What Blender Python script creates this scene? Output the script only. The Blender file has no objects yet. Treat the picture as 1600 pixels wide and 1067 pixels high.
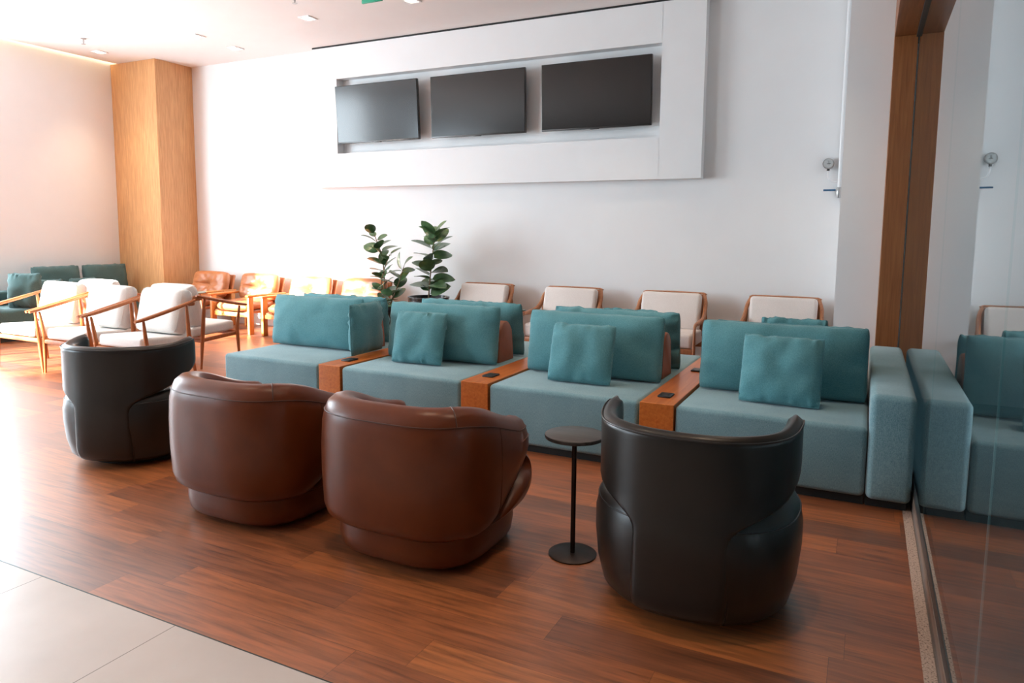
import bpy, bmesh, math, random
from mathutils import Vector, Matrix, noise
PI = math.pi
SC = bpy.context.scene
COL = SC.collection
random.seed(7)

# ------------------------------------------------------------------ camera
cam = bpy.data.cameras.new('camera'); co = bpy.data.objects.new('camera', cam); COL.objects.link(co)
SC.camera = co
yaw, pitch, roll = 0.46143, 0.10749, 0.0088
fwd = Vector((-math.sin(yaw)*math.cos(pitch), math.cos(yaw)*math.cos(pitch), -math.sin(pitch)))
rgt = Vector((math.cos(yaw), math.sin(yaw), 0)); up = rgt.cross(fwd)
r2 = rgt*math.cos(roll)+up*math.sin(roll); u2 = up*math.cos(roll)-rgt*math.sin(roll)
m3 = Matrix((r2, u2, -fwd)).transposed()
co.matrix_world = Matrix.Translation((0, 0, 1.5)) @ m3.to_4x4()
cam.sensor_width = 36; cam.lens = 1108.5/1600*36; cam.shift_y = -50.7/1600
cam.clip_start = 0.05; cam.clip_end = 200

# ------------------------------------------------------------------ light
SC.view_settings.view_transform = 'Standard'; SC.view_settings.look = 'None'
SC.view_settings.gamma = 1; SC.view_settings.use_curve_mapping = False
SC.view_settings.exposure = -0.12
SC.cycles.use_denoising = True
SC.cycles.max_bounces = 10; SC.cycles.diffuse_bounces = 5; SC.cycles.glossy_bounces = 4
SC.cycles.transparent_max_bounces = 12
SC.cycles.sample_clamp_indirect = 6
SC.cycles.caustics_reflective = False; SC.cycles.caustics_refractive = False

w = bpy.data.worlds.new('sky'); SC.world = w; w.use_nodes = True
nt = w.node_tree; bg = nt.nodes['Background']
tc = nt.nodes.new('ShaderNodeTexCoord'); sp = nt.nodes.new('ShaderNodeSeparateXYZ'); cr = nt.nodes.new('ShaderNodeValToRGB')
nt.links.new(tc.outputs['Generated'], sp.inputs[0]); nt.links.new(sp.outputs['Z'], cr.inputs[0]); nt.links.new(cr.outputs[0], bg.inputs[0])
cr.color_ramp.elements[0].position = 0.0; cr.color_ramp.elements[0].color = (.35, .36, .36, 1)
cr.color_ramp.elements[1].position = 0.04; cr.color_ramp.elements[1].color = (.82, .92, 1, 1)
bg.inputs[1].default_value = 4.0

def area(name, loc, direction, sx, sy, power, color, spread=PI):
    l = bpy.data.lights.new(name, 'AREA'); l.shape = 'RECTANGLE'; l.size = sx; l.size_y = sy
    l.energy = power; l.color = color; l.spread = spread
    o = bpy.data.objects.new(name, l); COL.objects.link(o); o.location = loc
    o.rotation_euler = Vector(direction).to_track_quat('-Z', 'Y').to_euler()
    return o
# daylight through the two windows in the left wall
area('daylight_left_window', (-11.36, -2.4, 2.3), (1, 0, -.12), 2.2, 1.7, 500, (.70, .87, 1))
area('daylight_side_window', (-11.36, 3.7, 2.05), (1, 0, -.12), 3.8, 3.7, 760, (.78, .91, 1))
sun = bpy.data.lights.new('sun', 'SUN'); so = bpy.data.objects.new('sun', sun); COL.objects.link(so)
so.rotation_euler = Vector((.42, 1, -.27)).to_track_quat('-Z', 'Y').to_euler()
sun.energy = 70; sun.angle = math.radians(1.2); sun.color = (1, .93, .84)

# ------------------------------------------------------------------ materials
def nodes(name):
    m = bpy.data.materials.new(name); m.use_nodes = True
    n = m.node_tree.nodes; return m, m.node_tree, n['Principled BSDF']
def N(t, kind, **kw):
    n = t.nodes.new(kind)
    for k, v in kw.items():
        if hasattr(n, k): setattr(n, k, v)
        else: n.inputs[k.replace('_', ' ')].default_value = v
    return n
def L(t, a, b): t.links.new(a, b)
def coords(t, scale=(1, 1, 1), kind='Object'):
    c = t.nodes.new('ShaderNodeTexCoord'); mp = t.nodes.new('ShaderNodeMapping'); mp.inputs['Scale'].default_value = scale
    L(t, c.outputs[kind], mp.inputs[0]); return mp.outputs[0]
def ramp(t, fac, *stops):
    r = t.nodes.new('ShaderNodeValToRGB'); e = r.color_ramp.elements
    while len(e) < len(stops): e.new(.5)
    for i, (p, c) in enumerate(stops):
        e[i].position = p; e[i].color = (*c, 1)
    L(t, fac, r.inputs[0]); return r.outputs[0]
def bump(t, b, h, s=.3, d=.005):
    n = t.nodes.new('ShaderNodeBump'); n.inputs['Strength'].default_value = s; n.inputs['Distance'].default_value = d
    L(t, h, n.inputs['Height']); L(t, n.outputs[0], b.inputs['Normal'])
def simple(name, c, rough=.5, metal=0, spec=.5, coat=0, var=.0, nscale=8, bs=0):
    m, t, b = nodes(name)
    b.inputs['Roughness'].default_value = rough; b.inputs['Metallic'].default_value = metal
    b.inputs['Specular IOR Level'].default_value = spec; b.inputs['Coat Weight'].default_value = coat
    no = N(t, 'ShaderNodeTexNoise', Scale=nscale, Detail=4); L(t, coords(t), no.inputs['Vector'])
    lo = tuple(x*(1-var) for x in c); hi = tuple(min(1, x*(1+var)) for x in c)
    L(t, ramp(t, no.outputs[0], (.3, lo), (.7, hi)), b.inputs['Base Color'])
    if bs: bump(t, b, no.outputs[0], bs)
    return m
def leather(name, c, rough, wr=.25, cscale=9, spec=.5):
    m, t, b = nodes(name); v = coords(t)
    n1 = N(t, 'ShaderNodeTexNoise', Scale=cscale, Detail=5); L(t, v, n1.inputs['Vector'])
    vo = N(t, 'ShaderNodeTexVoronoi', Scale=260); L(t, v, vo.inputs['Vector'])
    L(t, ramp(t, n1.outputs[0], (.3, tuple(x*.9 for x in c)), (.7, tuple(x*1.1 for x in c))), b.inputs['Base Color'])
    b.inputs['Roughness'].default_value = rough; b.inputs['Specular IOR Level'].default_value = spec
    mx = N(t, 'ShaderNodeMath', operation='MULTIPLY_ADD'); mx.inputs[1].default_value = .12
    L(t, vo.outputs[0], mx.inputs[0]); L(t, n1.outputs[0], mx.inputs[2]); bump(t, b, mx.outputs[0], wr, .004)
    return m
def fabric(name, c1, c2, sheen=.3, scale=1.0, bs=.35):
    m, t, b = nodes(name)
    a = N(t, 'ShaderNodeTexNoise', Scale=95*scale, Detail=2); L(t, coords(t, (8, 8, .7)), a.inputs['Vector'])
    d = N(t, 'ShaderNodeTexNoise', Scale=230*scale, Detail=2); L(t, coords(t), d.inputs['Vector'])
    big = N(t, 'ShaderNodeTexNoise', Scale=3, Detail=3); L(t, coords(t), big.inputs['Vector'])
    s = N(t, 'ShaderNodeMath', operation='ADD'); L(t, a.outputs[0], s.inputs[0]); L(t, d.outputs[0], s.inputs[1])
    s2 = N(t, 'ShaderNodeMath', operation='MULTIPLY_ADD'); s2.inputs[1].default_value = .5; L(t, s.outputs[0], s2.inputs[0])
    s3 = N(t, 'ShaderNodeMath', operation='MULTIPLY_ADD'); s3.inputs[1].default_value = .3; s3.inputs[2].default_value = -.15
    L(t, big.outputs[0], s3.inputs[0]); L(t, s3.outputs[0], s2.inputs[2])
    L(t, ramp(t, s2.outputs[0], (.35, c1), (.65, c2)), b.inputs['Base Color'])
    b.inputs['Roughness'].default_value = .95; b.inputs['Specular IOR Level'].default_value = .2
    b.inputs['Sheen Weight'].default_value = sheen; b.inputs['Sheen Roughness'].default_value = .5
    bump(t, b, s.outputs[0], bs, .002)
    return m
def wood(name, c1, c2, rough=.4, axis=2, scale=1.0, coat=0.0):
    m, t, b = nodes(name)
    sc = [22*scale]*3; sc[axis] = 1.1*scale
    a = N(t, 'ShaderNodeTexNoise', Scale=2.2, Detail=6, Distortion=.6); L(t, coords(t, sc), a.inputs['Vector'])
    L(t, ramp(t, a.outputs[0], (.3, c1), (.7, c2)), b.inputs['Base Color'])
    b.inputs['Roughness'].default_value = rough; b.inputs['Coat Weight'].default_value = coat
    bump(t, b, a.outputs[0], .08, .002)
    return m

M = {}
M['wall'] = simple('wall_paint', (.80, .805, .81), .75, spec=.2, var=.01, nscale=3)
M['ceiling'] = simple('ceiling_paint', (.82, .81, .80), .8, spec=.2, var=.01, nscale=3)
M['front'] = simple('dark_front_wall', (.10, .075, .06), .7, var=.2)
M['teal'] = fabric('teal_cushion_fabric', (.062, .205, .235), (.14, .345, .38), .25)
M['seat'] = fabric('grey_teal_seat_fabric', (.10, .21, .245), (.25, .395, .43), .3)
M['darkteal'] = fabric('dark_teal_fabric', (.035, .075, .075), (.075, .135, .13), .2)
M['cream'] = fabric('cream_fabric', (.63, .57, .54), (.76, .71, .68), .15)
M['white'] = fabric('white_linen_fabric', (.68, .66, .63), (.84, .82, .80), .1)
M['brown'] = leather('brown_leather', (.122, .027, .0065), .33, .15, 9, .3)
M['brownseam'] = leather('brown_seam_leather', (.07, .018, .006), .5)
M['dark'] = leather('charcoal_leather', (.017, .0130, .010), .33, .22, 9, .35)
M['darkseam'] = leather('charcoal_piping_leather', (.012, .010, .009), .4)
M['tan'] = leather('tan_leather', (.40, .145, .055), .34, .5, 14)
M['bolster'] = leather('saddle_leather', (.24, .068, .024), .45, .15)
M['veneer'] = wood('oak_veneer', (.50, .245, .095), (.68, .37, .165), .42, 2, 1.6)
M['jamb'] = wood('warm_wood_jamb', (.21, .066, .017), (.32, .115, .034), .4, 2, 1.0)
M['console'] = wood('orange_wood_console', (.42, .10, .014), (.56, .165, .03), .35, 1, 1.0, .1)
M['chairwood'] = wood('chair_wood', (.30, .078, .017), (.42, .135, .033), .4, 2, 1.2)
M['palewood'] = wood('walnut_frame_wood', (.30, .11, .045), (.42, .17, .075), .4, 2, 1.2)
M['goldwood'] = wood('amber_wood', (.46, .17, .035), (.60, .25, .06), .4, 2, 1.2)
M['black'] = simple('black_plastic', (.012, .012, .013), .45, var=.1)
M['plinth'] = simple('black_plinth', (.01, .01, .01), .7, var=.1)
M['bronze'] = simple('dark_bronze_metal', (.030, .019, .016), .42, .6, var=.15)
M['tabletop'] = wood('dark_stained_tabletop', (.030, .024, .021), (.085, .072, .065), .38, 0, 1.5)
M['slate'] = simple('grey_green_stone', (.10, .14, .13), .2, var=.2)
M['alu'] = simple('dark_aluminium', (.09, .10, .10), .4, .8, var=.1)
M['steel'] = simple('steel', (.45, .45, .45), .35, .9, var=.1)
M['whitepipe'] = simple('white_pipe_paint', (.78, .79, .80), .4, var=.02)
M['blue'] = simple('blue_handle', (.01, .09, .20), .4, var=.1)
M['green'] = simple('exit_sign_green', (.0, .30, .16), .4, var=.05)
M['pot'] = simple('black_glazed_pot', (.018, .018, .018), .25, var=.2)
M['soil'] = simple('potting_soil', (.03, .02, .012), .9, var=.5, nscale=40, bs=.5)
M['stem'] = simple('brown_stem', (.22, .14, .08), .7, var=.2, nscale=30)
M['screen'] = simple('tv_screen_glass', (.006, .005, .005), .16, spec=.55, var=.05)
M['bezel'] = simple('tv_bezel', (.02, .02, .02), .3, var=.1)
M['stonegrey'] = simple('grey_threshold_stone', (.20, .16, .14), .5, var=.15, nscale=60)

def leafmat():
    m, t, b = nodes('ficus_leaf')
    n = N(t, 'ShaderNodeTexNoise', Scale=9, Detail=2); L(t, coords(t), n.inputs['Vector'])
    L(t, ramp(t, n.outputs[0], (.3, (.045, .10, .045)), (.6, (.095, .18, .075)), (.8, (.22, .27, .06))), b.inputs['Base Color'])
    b.inputs['Roughness'].default_value = .3
    return m
M['leaf'] = leafmat()

def emit(name, c, s):
    m = bpy.data.materials.new(name); m.use_nodes = True; t = m.node_tree; t.nodes.remove(t.nodes['Principled BSDF'])
    e = t.nodes.new('ShaderNodeEmission'); e.inputs[0].default_value = (*c, 1); e.inputs[1].default_value = s
    L(t, e.outputs[0], t.nodes['Material Output'].inputs[0]); return m
M['lamp'] = emit('downlight_lens', (1, .86, .68), 9)
M['led'] = emit('cove_led', (1, .78, .52), 42)

def floor_wood():
    m, t, b = nodes('plank_floor')
    c = t.nodes.new('ShaderNodeTexCoord'); s = t.nodes.new('ShaderNodeSeparateXYZ'); L(t, c.outputs['Object'], s.inputs[0])
    def mt(op, a, bb=None, cc=None):
        n = t.nodes.new('ShaderNodeMath'); n.operation = op
        for i, x in enumerate((a, bb, cc)):
            if x is None: continue
            if isinstance(x, (int, float)): n.inputs[i].default_value = x
            else: L(t, x, n.inputs[i])
        return n.outputs[0]
    W, LEN = .185, 1.25
    row = mt('FLOOR', mt('DIVIDE', mt('SUBTRACT', s.outputs['Y'], 1.727), W))
    wn = t.nodes.new('ShaderNodeTexWhiteNoise'); wn.noise_dimensions = '1D'; L(t, row, wn.inputs['W'])
    xo = mt('ADD', mt('DIVIDE', s.outputs['X'], LEN), mt('MULTIPLY', wn.outputs['Value'], 7.3))
    col = mt('FLOOR', xo)
    cv = t.nodes.new('ShaderNodeCombineXYZ'); L(t, row, cv.inputs[0]); L(t, col, cv.inputs[1])
    w2 = t.nodes.new('ShaderNodeTexWhiteNoise'); w2.noise_dimensions = '2D'; L(t, cv.outputs[0], w2.inputs['Vector'])
    # grain, shifted per plank
    mp = t.nodes.new('ShaderNodeCombineXYZ')
    L(t, mt('MULTIPLY', s.outputs['X'], 1.9), mp.inputs[0]); L(t, mt('MULTIPLY', s.outputs['Y'], 27), mp.inputs[1]); L(t, mt('MULTIPLY', w2.outputs['Value'], 20), mp.inputs[2])
    g = N(t, 'ShaderNodeTexNoise', Scale=1.6, Detail=7, Roughness=.6, Distortion=.5); L(t, mp.outputs[0], g.inputs['Vector'])
    tone = ramp(t, w2.outputs['Value'], (.0, (.22, .076, .033)), (.35, (.33, .100, .034)), (.65, (.41, .122, .035)), (1, (.47, .148, .042)))
    gr = ramp(t, g.outputs[0], (.28, (.38, .36, .38)), (.52, (.85, .85, .85)), (.72, (1.2, 1.15, 1.1)))
    mx = t.nodes.new('ShaderNodeMix'); mx.data_type = 'RGBA'; mx.blend_type = 'MULTIPLY'; mx.inputs[0].default_value = 1
    L(t, tone, mx.inputs[6]); L(t, gr, mx.inputs[7])
    # joints
    fy = mt('FRACT', mt('DIVIDE', mt('SUBTRACT', s.outputs['Y'], 1.727), W)); fx = mt('FRACT', xo)
    jy = mt('LESS_THAN', mt('MINIMUM', fy, mt('SUBTRACT', 1, fy)), .006); jx = mt('LESS_THAN', fx, .0016)
    j = mt('MAXIMUM', jy, jx)
    m2 = t.nodes.new('ShaderNodeMix'); m2.data_type = 'RGBA'; L(t, mt('MULTIPLY', j, .6), m2.inputs[0]); L(t, mx.outputs[2], m2.inputs[6]); m2.inputs[7].default_value = (.03, .01, .005, 1)
    L(t, m2.outputs[2], b.inputs['Base Color'])
    L(t, mt('MULTIPLY_ADD', g.outputs[0], .16, .30), b.inputs['Roughness'])
    b.inputs['Specular IOR Level'].default_value = .8; b.inputs['Coat Weight'].default_value = .5; b.inputs['Coat Roughness'].default_value = .38; b.inputs['Coat IOR'].default_value = 1.6
    bump(t, b, mt('SUBTRACT', g.outputs[0], mt('MULTIPLY', j, 1.5)), .10, .002)
    return m
M['floor'] = floor_wood()

def tile_mat():
    m, t, b = nodes('porcelain_tile')
    c = t.nodes.new('ShaderNodeTexCoord'); s = t.nodes.new('ShaderNodeSeparateXYZ'); L(t, c.outputs['Object'], s.inputs[0])
    def mt(op, a, bb=None):
        n = t.nodes.new('ShaderNodeMath'); n.operation = op
        for i, x in enumerate((a, bb)):
            if x is None: continue
            if isinstance(x, (int, float)): n.inputs[i].default_value = x
            else: L(t, x, n.inputs[i])
        return n.outputs[0]
    fx = mt('FRACT', mt('DIVIDE', mt('ADD', s.outputs['X'], 2.28), .84)); fy = mt('FRACT', mt('DIVIDE', mt('SUBTRACT', 1.727, s.outputs['Y']), .84))
    j = mt('MAXIMUM', mt('LESS_THAN', fx, .005), mt('LESS_THAN', fy, .005))
    n = N(t, 'ShaderNodeTexNoise', Scale=2.5, Detail=6); L(t, c.outputs['Object'], n.inputs['Vector'])
    base = ramp(t, n.outputs[0], (.3, (.50, .43, .39)), (.7, (.58, .51, .47)))
    mx = t.nodes.new('ShaderNodeMix'); mx.data_type = 'RGBA'; L(t, j, mx.inputs[0]); L(t, base, mx.inputs[6]); mx.inputs[7].default_value = (.20, .16, .14, 1)
    L(t, mx.outputs[2], b.inputs['Base Color']); b.inputs['Roughness'].default_value = .32
    return m
M['tile'] = tile_mat()

def granite():
    m, t, b = nodes('speckled_granite')
    v = N(t, 'ShaderNodeTexNoise', Scale=140, Detail=3); L(t, coords(t), v.inputs['Vector'])
    L(t, ramp(t, v.outputs[0], (.34, (.12, .08, .06)), (.42, (.50, .37, .30)), (.7, (.66, .52, .43))), b.inputs['Base Color'])
    b.inputs['Roughness'].default_value = .45; return m
M['granite'] = granite()

def glass_front():
    m = bpy.data.materials.new('glass_partition'); m.use_nodes = True; t = m.node_tree; t.nodes.remove(t.nodes['Principled BSDF'])
    fr = N(t, 'ShaderNodeFresnel', IOR=1.55)
    # two surfaces of one pane: 2R/(1+R)
    a = N(t, 'ShaderNodeMath', operation='MULTIPLY'); a.inputs[1].default_value = 2; L(t, fr.outputs[0], a.inputs[0])
    p = N(t, 'ShaderNodeMath', operation='ADD'); p.inputs[1].default_value = 1; L(t, fr.outputs[0], p.inputs[0])
    d = N(t, 'ShaderNodeMath', operation='DIVIDE'); L(t, a.outputs[0], d.inputs[0]); L(t, p.outputs[0], d.inputs[1])
    g = t.nodes.new('ShaderNodeBsdfGlossy'); g.inputs['Roughness'].default_value = .0; g.inputs['Color'].default_value = (.90, .95, .97, 1)
    tr = t.nodes.new('ShaderNodeBsdfTransparent'); tr.inputs[0].default_value = (.70, .80, .82, 1)
    mx = t.nodes.new('ShaderNodeMixShader'); L(t, d.outputs[0], mx.inputs[0]); L(t, tr.outputs[0], mx.inputs[1]); L(t, g.outputs[0], mx.inputs[2])
    L(t, mx.outputs[0], t.nodes['Material Output'].inputs[0]); return m
def glass_back():
    m = bpy.data.materials.new('glass_partition_back'); m.use_nodes = True; t = m.node_tree; t.nodes.remove(t.nodes['Principled BSDF'])
    tr = t.nodes.new('ShaderNodeBsdfTransparent'); tr.inputs[0].default_value = (.9, .95, .95, 1)
    L(t, tr.outputs[0], t.nodes['Material Output'].inputs[0]); return m
M['glass'] = glass_front(); M['glassback'] = glass_back()
M['glassedge'] = simple('glass_edge', (.42, .62, .62), .2, var=.05)

# ------------------------------------------------------------------ builders
def tag(o, label=None, cat=None, group=None, kind=None):
    if label: o['label'] = label
    if cat: o['category'] = cat
    if group: o['group'] = group
    if kind: o['kind'] = kind
    return o
def thing(name, label, cat, loc=(0, 0, 0), rz=0, group=None):
    o = bpy.data.objects.new(name, None); COL.objects.link(o); o.empty_display_size = .1
    o.location = loc; o.rotation_euler = (0, 0, rz)
    return tag(o, label, cat, group)
def kids(o): return [c for c in bpy.data.objects if c.parent == o]
def dup(root, loc, rz=None, label=None, group=None):
    r = root.copy(); COL.objects.link(r); r.location = loc
    if rz is not None: r.rotation_euler = (0, 0, rz)
    if label: r['label'] = label
    if group: r['group'] = group
    for ch in kids(root):
        c = ch.copy(); COL.objects.link(c); c.parent = r
        for g in kids(ch):
            d = g.copy(); COL.objects.link(d); d.parent = c
    return r
def build(name, bm, mat, parent=None, smooth=35, loc=None):
    bmesh.ops.recalc_face_normals(bm, faces=bm.faces)
    me = bpy.data.meshes.new(name); bm.to_mesh(me); bm.free()
    for mm in (mat if isinstance(mat, (list, tuple)) else [mat]): me.materials.append(mm)
    if smooth:
        me.polygons.foreach_set('use_smooth', [True]*len(me.polygons))
        me.set_sharp_from_angle(angle=math.radians(smooth))
    o = bpy.data.objects.new(name, me); COL.objects.link(o)
    if parent: o.parent = parent
    if loc: o.location = loc
    return o
def B(): return bmesh.new()
def box(bm, x0, x1, y0, y1, z0, z1, bev=0, seg=2, mat=None):
    c = Vector(((x0+x1)/2, (y0+y1)/2, (z0+z1)/2)); s = (abs(x1-x0), abs(y1-y0), abs(z1-z0))
    t = bmesh.new(); bmesh.ops.create_cube(t, size=1)
    for v in t.verts: v.co = Vector((v.co.x*s[0], v.co.y*s[1], v.co.z*s[2]))
    if bev: bmesh.ops.bevel(t, geom=list(t.edges), offset=min(bev, min(s)*.49), segments=seg, affect='EDGES', profile=.5)
    mtx = Matrix.Translation(c)
    if mat is not None: mtx = mat @ mtx
    t.transform(mtx)
    merge(bm, t)
def merge(bm, t):
    me = bpy.data.meshes.new('tmp'); t.to_mesh(me); t.free(); bm.from_mesh(me); bpy.data.meshes.remove(me)
def loft(bm, rings, cap=True, closed=True):
    R = [[bm.verts.new(p) for p in r] for r in rings]; n = len(R[0])
    for a, b in zip(R[:-1], R[1:]):
        for i in range(n if closed else n-1):
            j = (i+1) % n
            bm.faces.new((a[i], a[j], b[j], b[i]))
    if cap and closed:
        bm.faces.new(list(reversed(R[0]))); bm.faces.new(R[-1])
    return R
def tube(bm, pts, rad, n=12, rx=None, upv=(0, 0, 1), cap=True):
    """swept ellipse; rad = radius (or list) across the up direction, rx sideways"""
    pts = [Vector(p) for p in pts]; k = len(pts)
    rad = rad if isinstance(rad, (list, tuple)) else [rad]*k
    rx = rad if rx is None else (rx if isinstance(rx, (list, tuple)) else [rx]*k)
    rings = []
    for i, p in enumerate(pts):
        t = (pts[min(i+1, k-1)]-pts[max(i-1, 0)]).normalized()
        u = Vector(upv); s = t.cross(u)
        if s.length < 1e-4: s = t.cross(Vector((1, 0, 0)))
        s.normalize(); u = s.cross(t).normalized()
        rings.append([p+s*math.cos(2*PI*q/n)*rx[i]+u*math.sin(2*PI*q/n)*rad[i] for q in range(n)])
    loft(bm, rings, cap)
def lathe(bm, prof, n=48, c=(0, 0)):
    rings = [[(c[0]+r*math.cos(2*PI*i/n), c[1]+r*math.sin(2*PI*i/n), z) for i in range(n)] for r, z in prof]
    loft(bm, rings, True)
def prism(bm, poly, x0, x1, axis=0):
    """extrude a polygon given in the other two axes"""
    def P(a, q):
        if axis == 0: return (a, q[0], q[1])
        if axis == 1: return (q[0], a, q[1])
        return (q[0], q[1], a)
    loft(bm, [[P(x0, q) for q in poly], [P(x1, q) for q in poly]])
def bez(p, n=24):
    """smooth catmull-rom through points"""
    p = [Vector(q) for q in p]; P = [p[0]*2-p[1]]+p+[p[-1]*2-p[-2]]; out = []
    seg = len(p)-1
    for s in range(seg):
        for i in range(n//seg):
            t = i/(n//seg); a, b, c, d = P[s:s+4]
            out.append(.5*((2*b)+(c-a)*t+(2*a-5*b+4*c-d)*t*t+(3*b-a-3*c+d)*t**3))
    out.append(p[-1]); return out
def cushion_bm(W, H, T, seed=0, nu=30, nv=20, wr=1.0, power=3.0, ear=.018, sag=0):
    """soft pillow standing in XZ, thickness on Y, bottom at z=0"""
    bm = B(); rnd = random.Random(seed); ofs = Vector((rnd.random()*50, rnd.random()*50, seed*3.1))
    grid = {}
    def sgn(v, e): return math.copysign(abs(v)**e, v)
    for side in (-1, 1):
        for i in range(nu+1):
            for j in range(nv+1):
                if side == 1 and (i in (0, nu) or j in (0, nv)):
                    grid[(1, i, j)] = grid[(-1, i, j)]; continue
                a = math.sin((i/nu-.5)*PI); b = math.sin((j/nv-.5)*PI)
                prof = max(0, (1-abs(a)**power)*(1-abs(b)**power))**.46
                edge = max(abs(a), abs(b)); cu = a*a*b*b
                kr = 1-.030*cu**3; x = W/2*a*kr*(1-ear*(1-b*b)); z = H/2*b*kr*(1-ear*1.2*(1-a*a)) + H/2
                if sag: z -= sag*(1-a*a)*max(0, b)
                y = side*T/2*prof
                q = Vector((x*9, z*9, side*4))+ofs
                pu = (1-prof)*prof*4
                y += side*wr*.010*noise.noise(q)*min(1, prof*2.5)
                along = z if abs(a) > abs(b) else x
                fold = noise.noise(Vector((along*34, side*2.0, seed)))
                y += side*wr*.026*fold*max(0, pu)*(edge**5)
                z += wr*(.007*noise.noise(Vector((x*14, 7, seed+2)))+.004*noise.noise(Vector((x*45, 7, seed+2))))*(abs(b) > .93)*(b > 0)
                grid[(side, i, j)] = bm.verts.new((x, y, z))
    for side in (-1, 1):
        for i in range(nu):
            for j in range(nv):
                v = [grid[(side, i, j)], grid[(side, i+1, j)], grid[(side, i+1, j+1)], grid[(side, i, j+1)]]
                bm.faces.new(v if side < 0 else v[::-1])
    rim = [grid[(-1, i, 0)].co.copy() for i in range(nu+1)]+[grid[(-1, nu, j)].co.copy() for j in range(1, nv+1)] \
        + [grid[(-1, i, nv)].co.copy() for i in range(nu-1, -1, -1)]+[grid[(-1, 0, j)].co.copy() for j in range(nv-1, 0, -1)]
    return bm, rim
def piping(bm, rim, r=.004, n=6):
    k = len(rim); rings = []
    for i, p in enumerate(rim):
        t = (rim[(i+1) % k]-rim[i-1]).normalized(); s = t.cross(Vector((0, 1, 0))).normalized()
        rings.append([p+s*math.cos(2*PI*q/n)*r+Vector((0, 1, 0))*math.sin(2*PI*q/n)*r for q in range(n)])
    R = [[bm.verts.new(p) for p in rr] for rr in rings]
    for i in range(k):
        a, b = R[i], R[(i+1) % k]
        for q in range(n): bm.faces.new((a[q], a[(q+1) % n], b[(q+1) % n], b[q]))
def pillow(name, label, loc, W, H, T, lean, rz=0, mat='teal', seed=0, group=None, wr=1.0, roll=0, cat='cushion'):
    """lean > 0 tips the top towards +Y before the turn rz; loc is the middle of the lower edge"""
    t = thing(name, label, cat, loc, 0, group)
    t.rotation_euler = (Matrix.Rotation(rz, 3, 'Z') @ Matrix.Rotation(-lean, 3, 'X') @ Matrix.Rotation(roll, 3, 'Y')).to_euler()
    bm, rim = cushion_bm(W, H, T, seed, wr=wr)
    build('cover', bm, M[mat], t, 60)
    p = B(); piping(p, rim, .0035); build('piping', p, M[mat], t, 60)
    return t
def structure(name, bm, mat, smooth=0, parent=None):
    o = build(name, bm, mat, parent, smooth)
    if not parent: o['kind'] = 'structure'
    return o

# ------------------------------------------------------------------ room shell
XL, YB, HC, XG = -11.0, 8.28, 4.11, .305
YF, XR = -9.0, 3.2
bm = B(); box(bm, XL-.3, .255, 1.727, YB+.3, -.12, 0); structure('floor', bm, M['floor'])
bm = B(); box(bm, XL-.3, .255, YF-.3, 1.722, -.12, 0); structure('floor_tiles', bm, M['tile'])
bm = B(); box(bm, XL-.3, .255, 1.722, 1.727, -.12, .001); structure('trim_1', bm, M['alu'])
bm = B(); box(bm, .255, .297, YF, YB, -.12, .001); structure('trim_2', bm, M['granite'])
bm = B(); box(bm, .297, .34, YF, YB, -.12, .0); structure('trim_3', bm, M['stonegrey'])
bm = B(); box(bm, .34, XR, YF-.3, YB+.3, -.12, 0); structure('floor_next_room', bm, simple('grey_floor_next_room', (.42, .43, .44), .6, var=.1))
bm = B(); box(bm, XL-.6, XR, YB, YB+.3, -.12, HC+.3); structure('wall_back', bm, M['wall'])
# ceiling stops short of the left wall: the gap is the light cove
bm = B(); box(bm, XL+.16, XR, YF-.3, YB, HC, HC+.12); structure('ceiling', bm, M['ceiling'])
bm = B(); box(bm, XL-.3, XL+.36, YF-.3, YB, HC+.35, HC+.5); box(bm, XL+.3, XL+.36, YF-.3, YB, HC+.12, HC+.35); structure('ceiling_cove', bm, M['ceiling'])
# left wall with its long window (beyond the left edge of the picture)
WY0, WY1, WZ0, WZ1 = -4.6, 1.5, .12, 3.95
VY0, VY1, VZ1 = 1.8, 5.6, 4.02
bm = B(); box(bm, XL-.3, XL, VY1, YB, -.12, HC+.35); box(bm, XL-.3, XL, WY1, VY0, -.12, HC+.35); box(bm, XL-.3, XL, YF, WY0, -.12, HC+.35)
box(bm, XL-.3, XL, WY0, WY1, WZ1, HC+.35); box(bm, XL-.3, XL, WY0, WY1, -.12, WZ0); box(bm, XL-.3, XL, VY0, VY1, VZ1, HC+.35); box(bm, XL-.3, XL, VY0, VY1, -.12, WZ0)
structure('wall_left', bm, M['wall'])
# unseen fin added outside to keep direct sun out of the second window
bm = B(); box(bm, XL-2.4, XL-.45, 1.53, 1.75, -.12, 6.5); structure('sun_block_fin', bm, M['wall'])
wf = B()
for i in range(5):
    y = WY0+(WY1-WY0)*i/4; box(wf, XL-.2, XL-.12, y-.04, y+.04, WZ0, WZ1)
box(wf, XL-.2, XL-.12, WY0, WY1, 2.60, 2.68)
structure('window_1', wf, M['alu'])
wf = B()
for y in (VY0+.03, VY1-.03): box(wf, XL-.2, XL-.12, y-.03, y+.03, WZ0, VZ1)
structure('window_2', wf, M['alu'])
# front wall behind the camera
bm = B(); box(bm, XL-.3, XR, YF-.3, YF, -.12, HC+.35); structure('wall_front', bm, M['front'])
bm = B(); box(bm, XR, XR+.2, YF, YB, -.12, HC+.12); structure('wall_right', bm, simple('next_room_wall', (.50, .54, .56), .8, var=.03))
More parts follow.
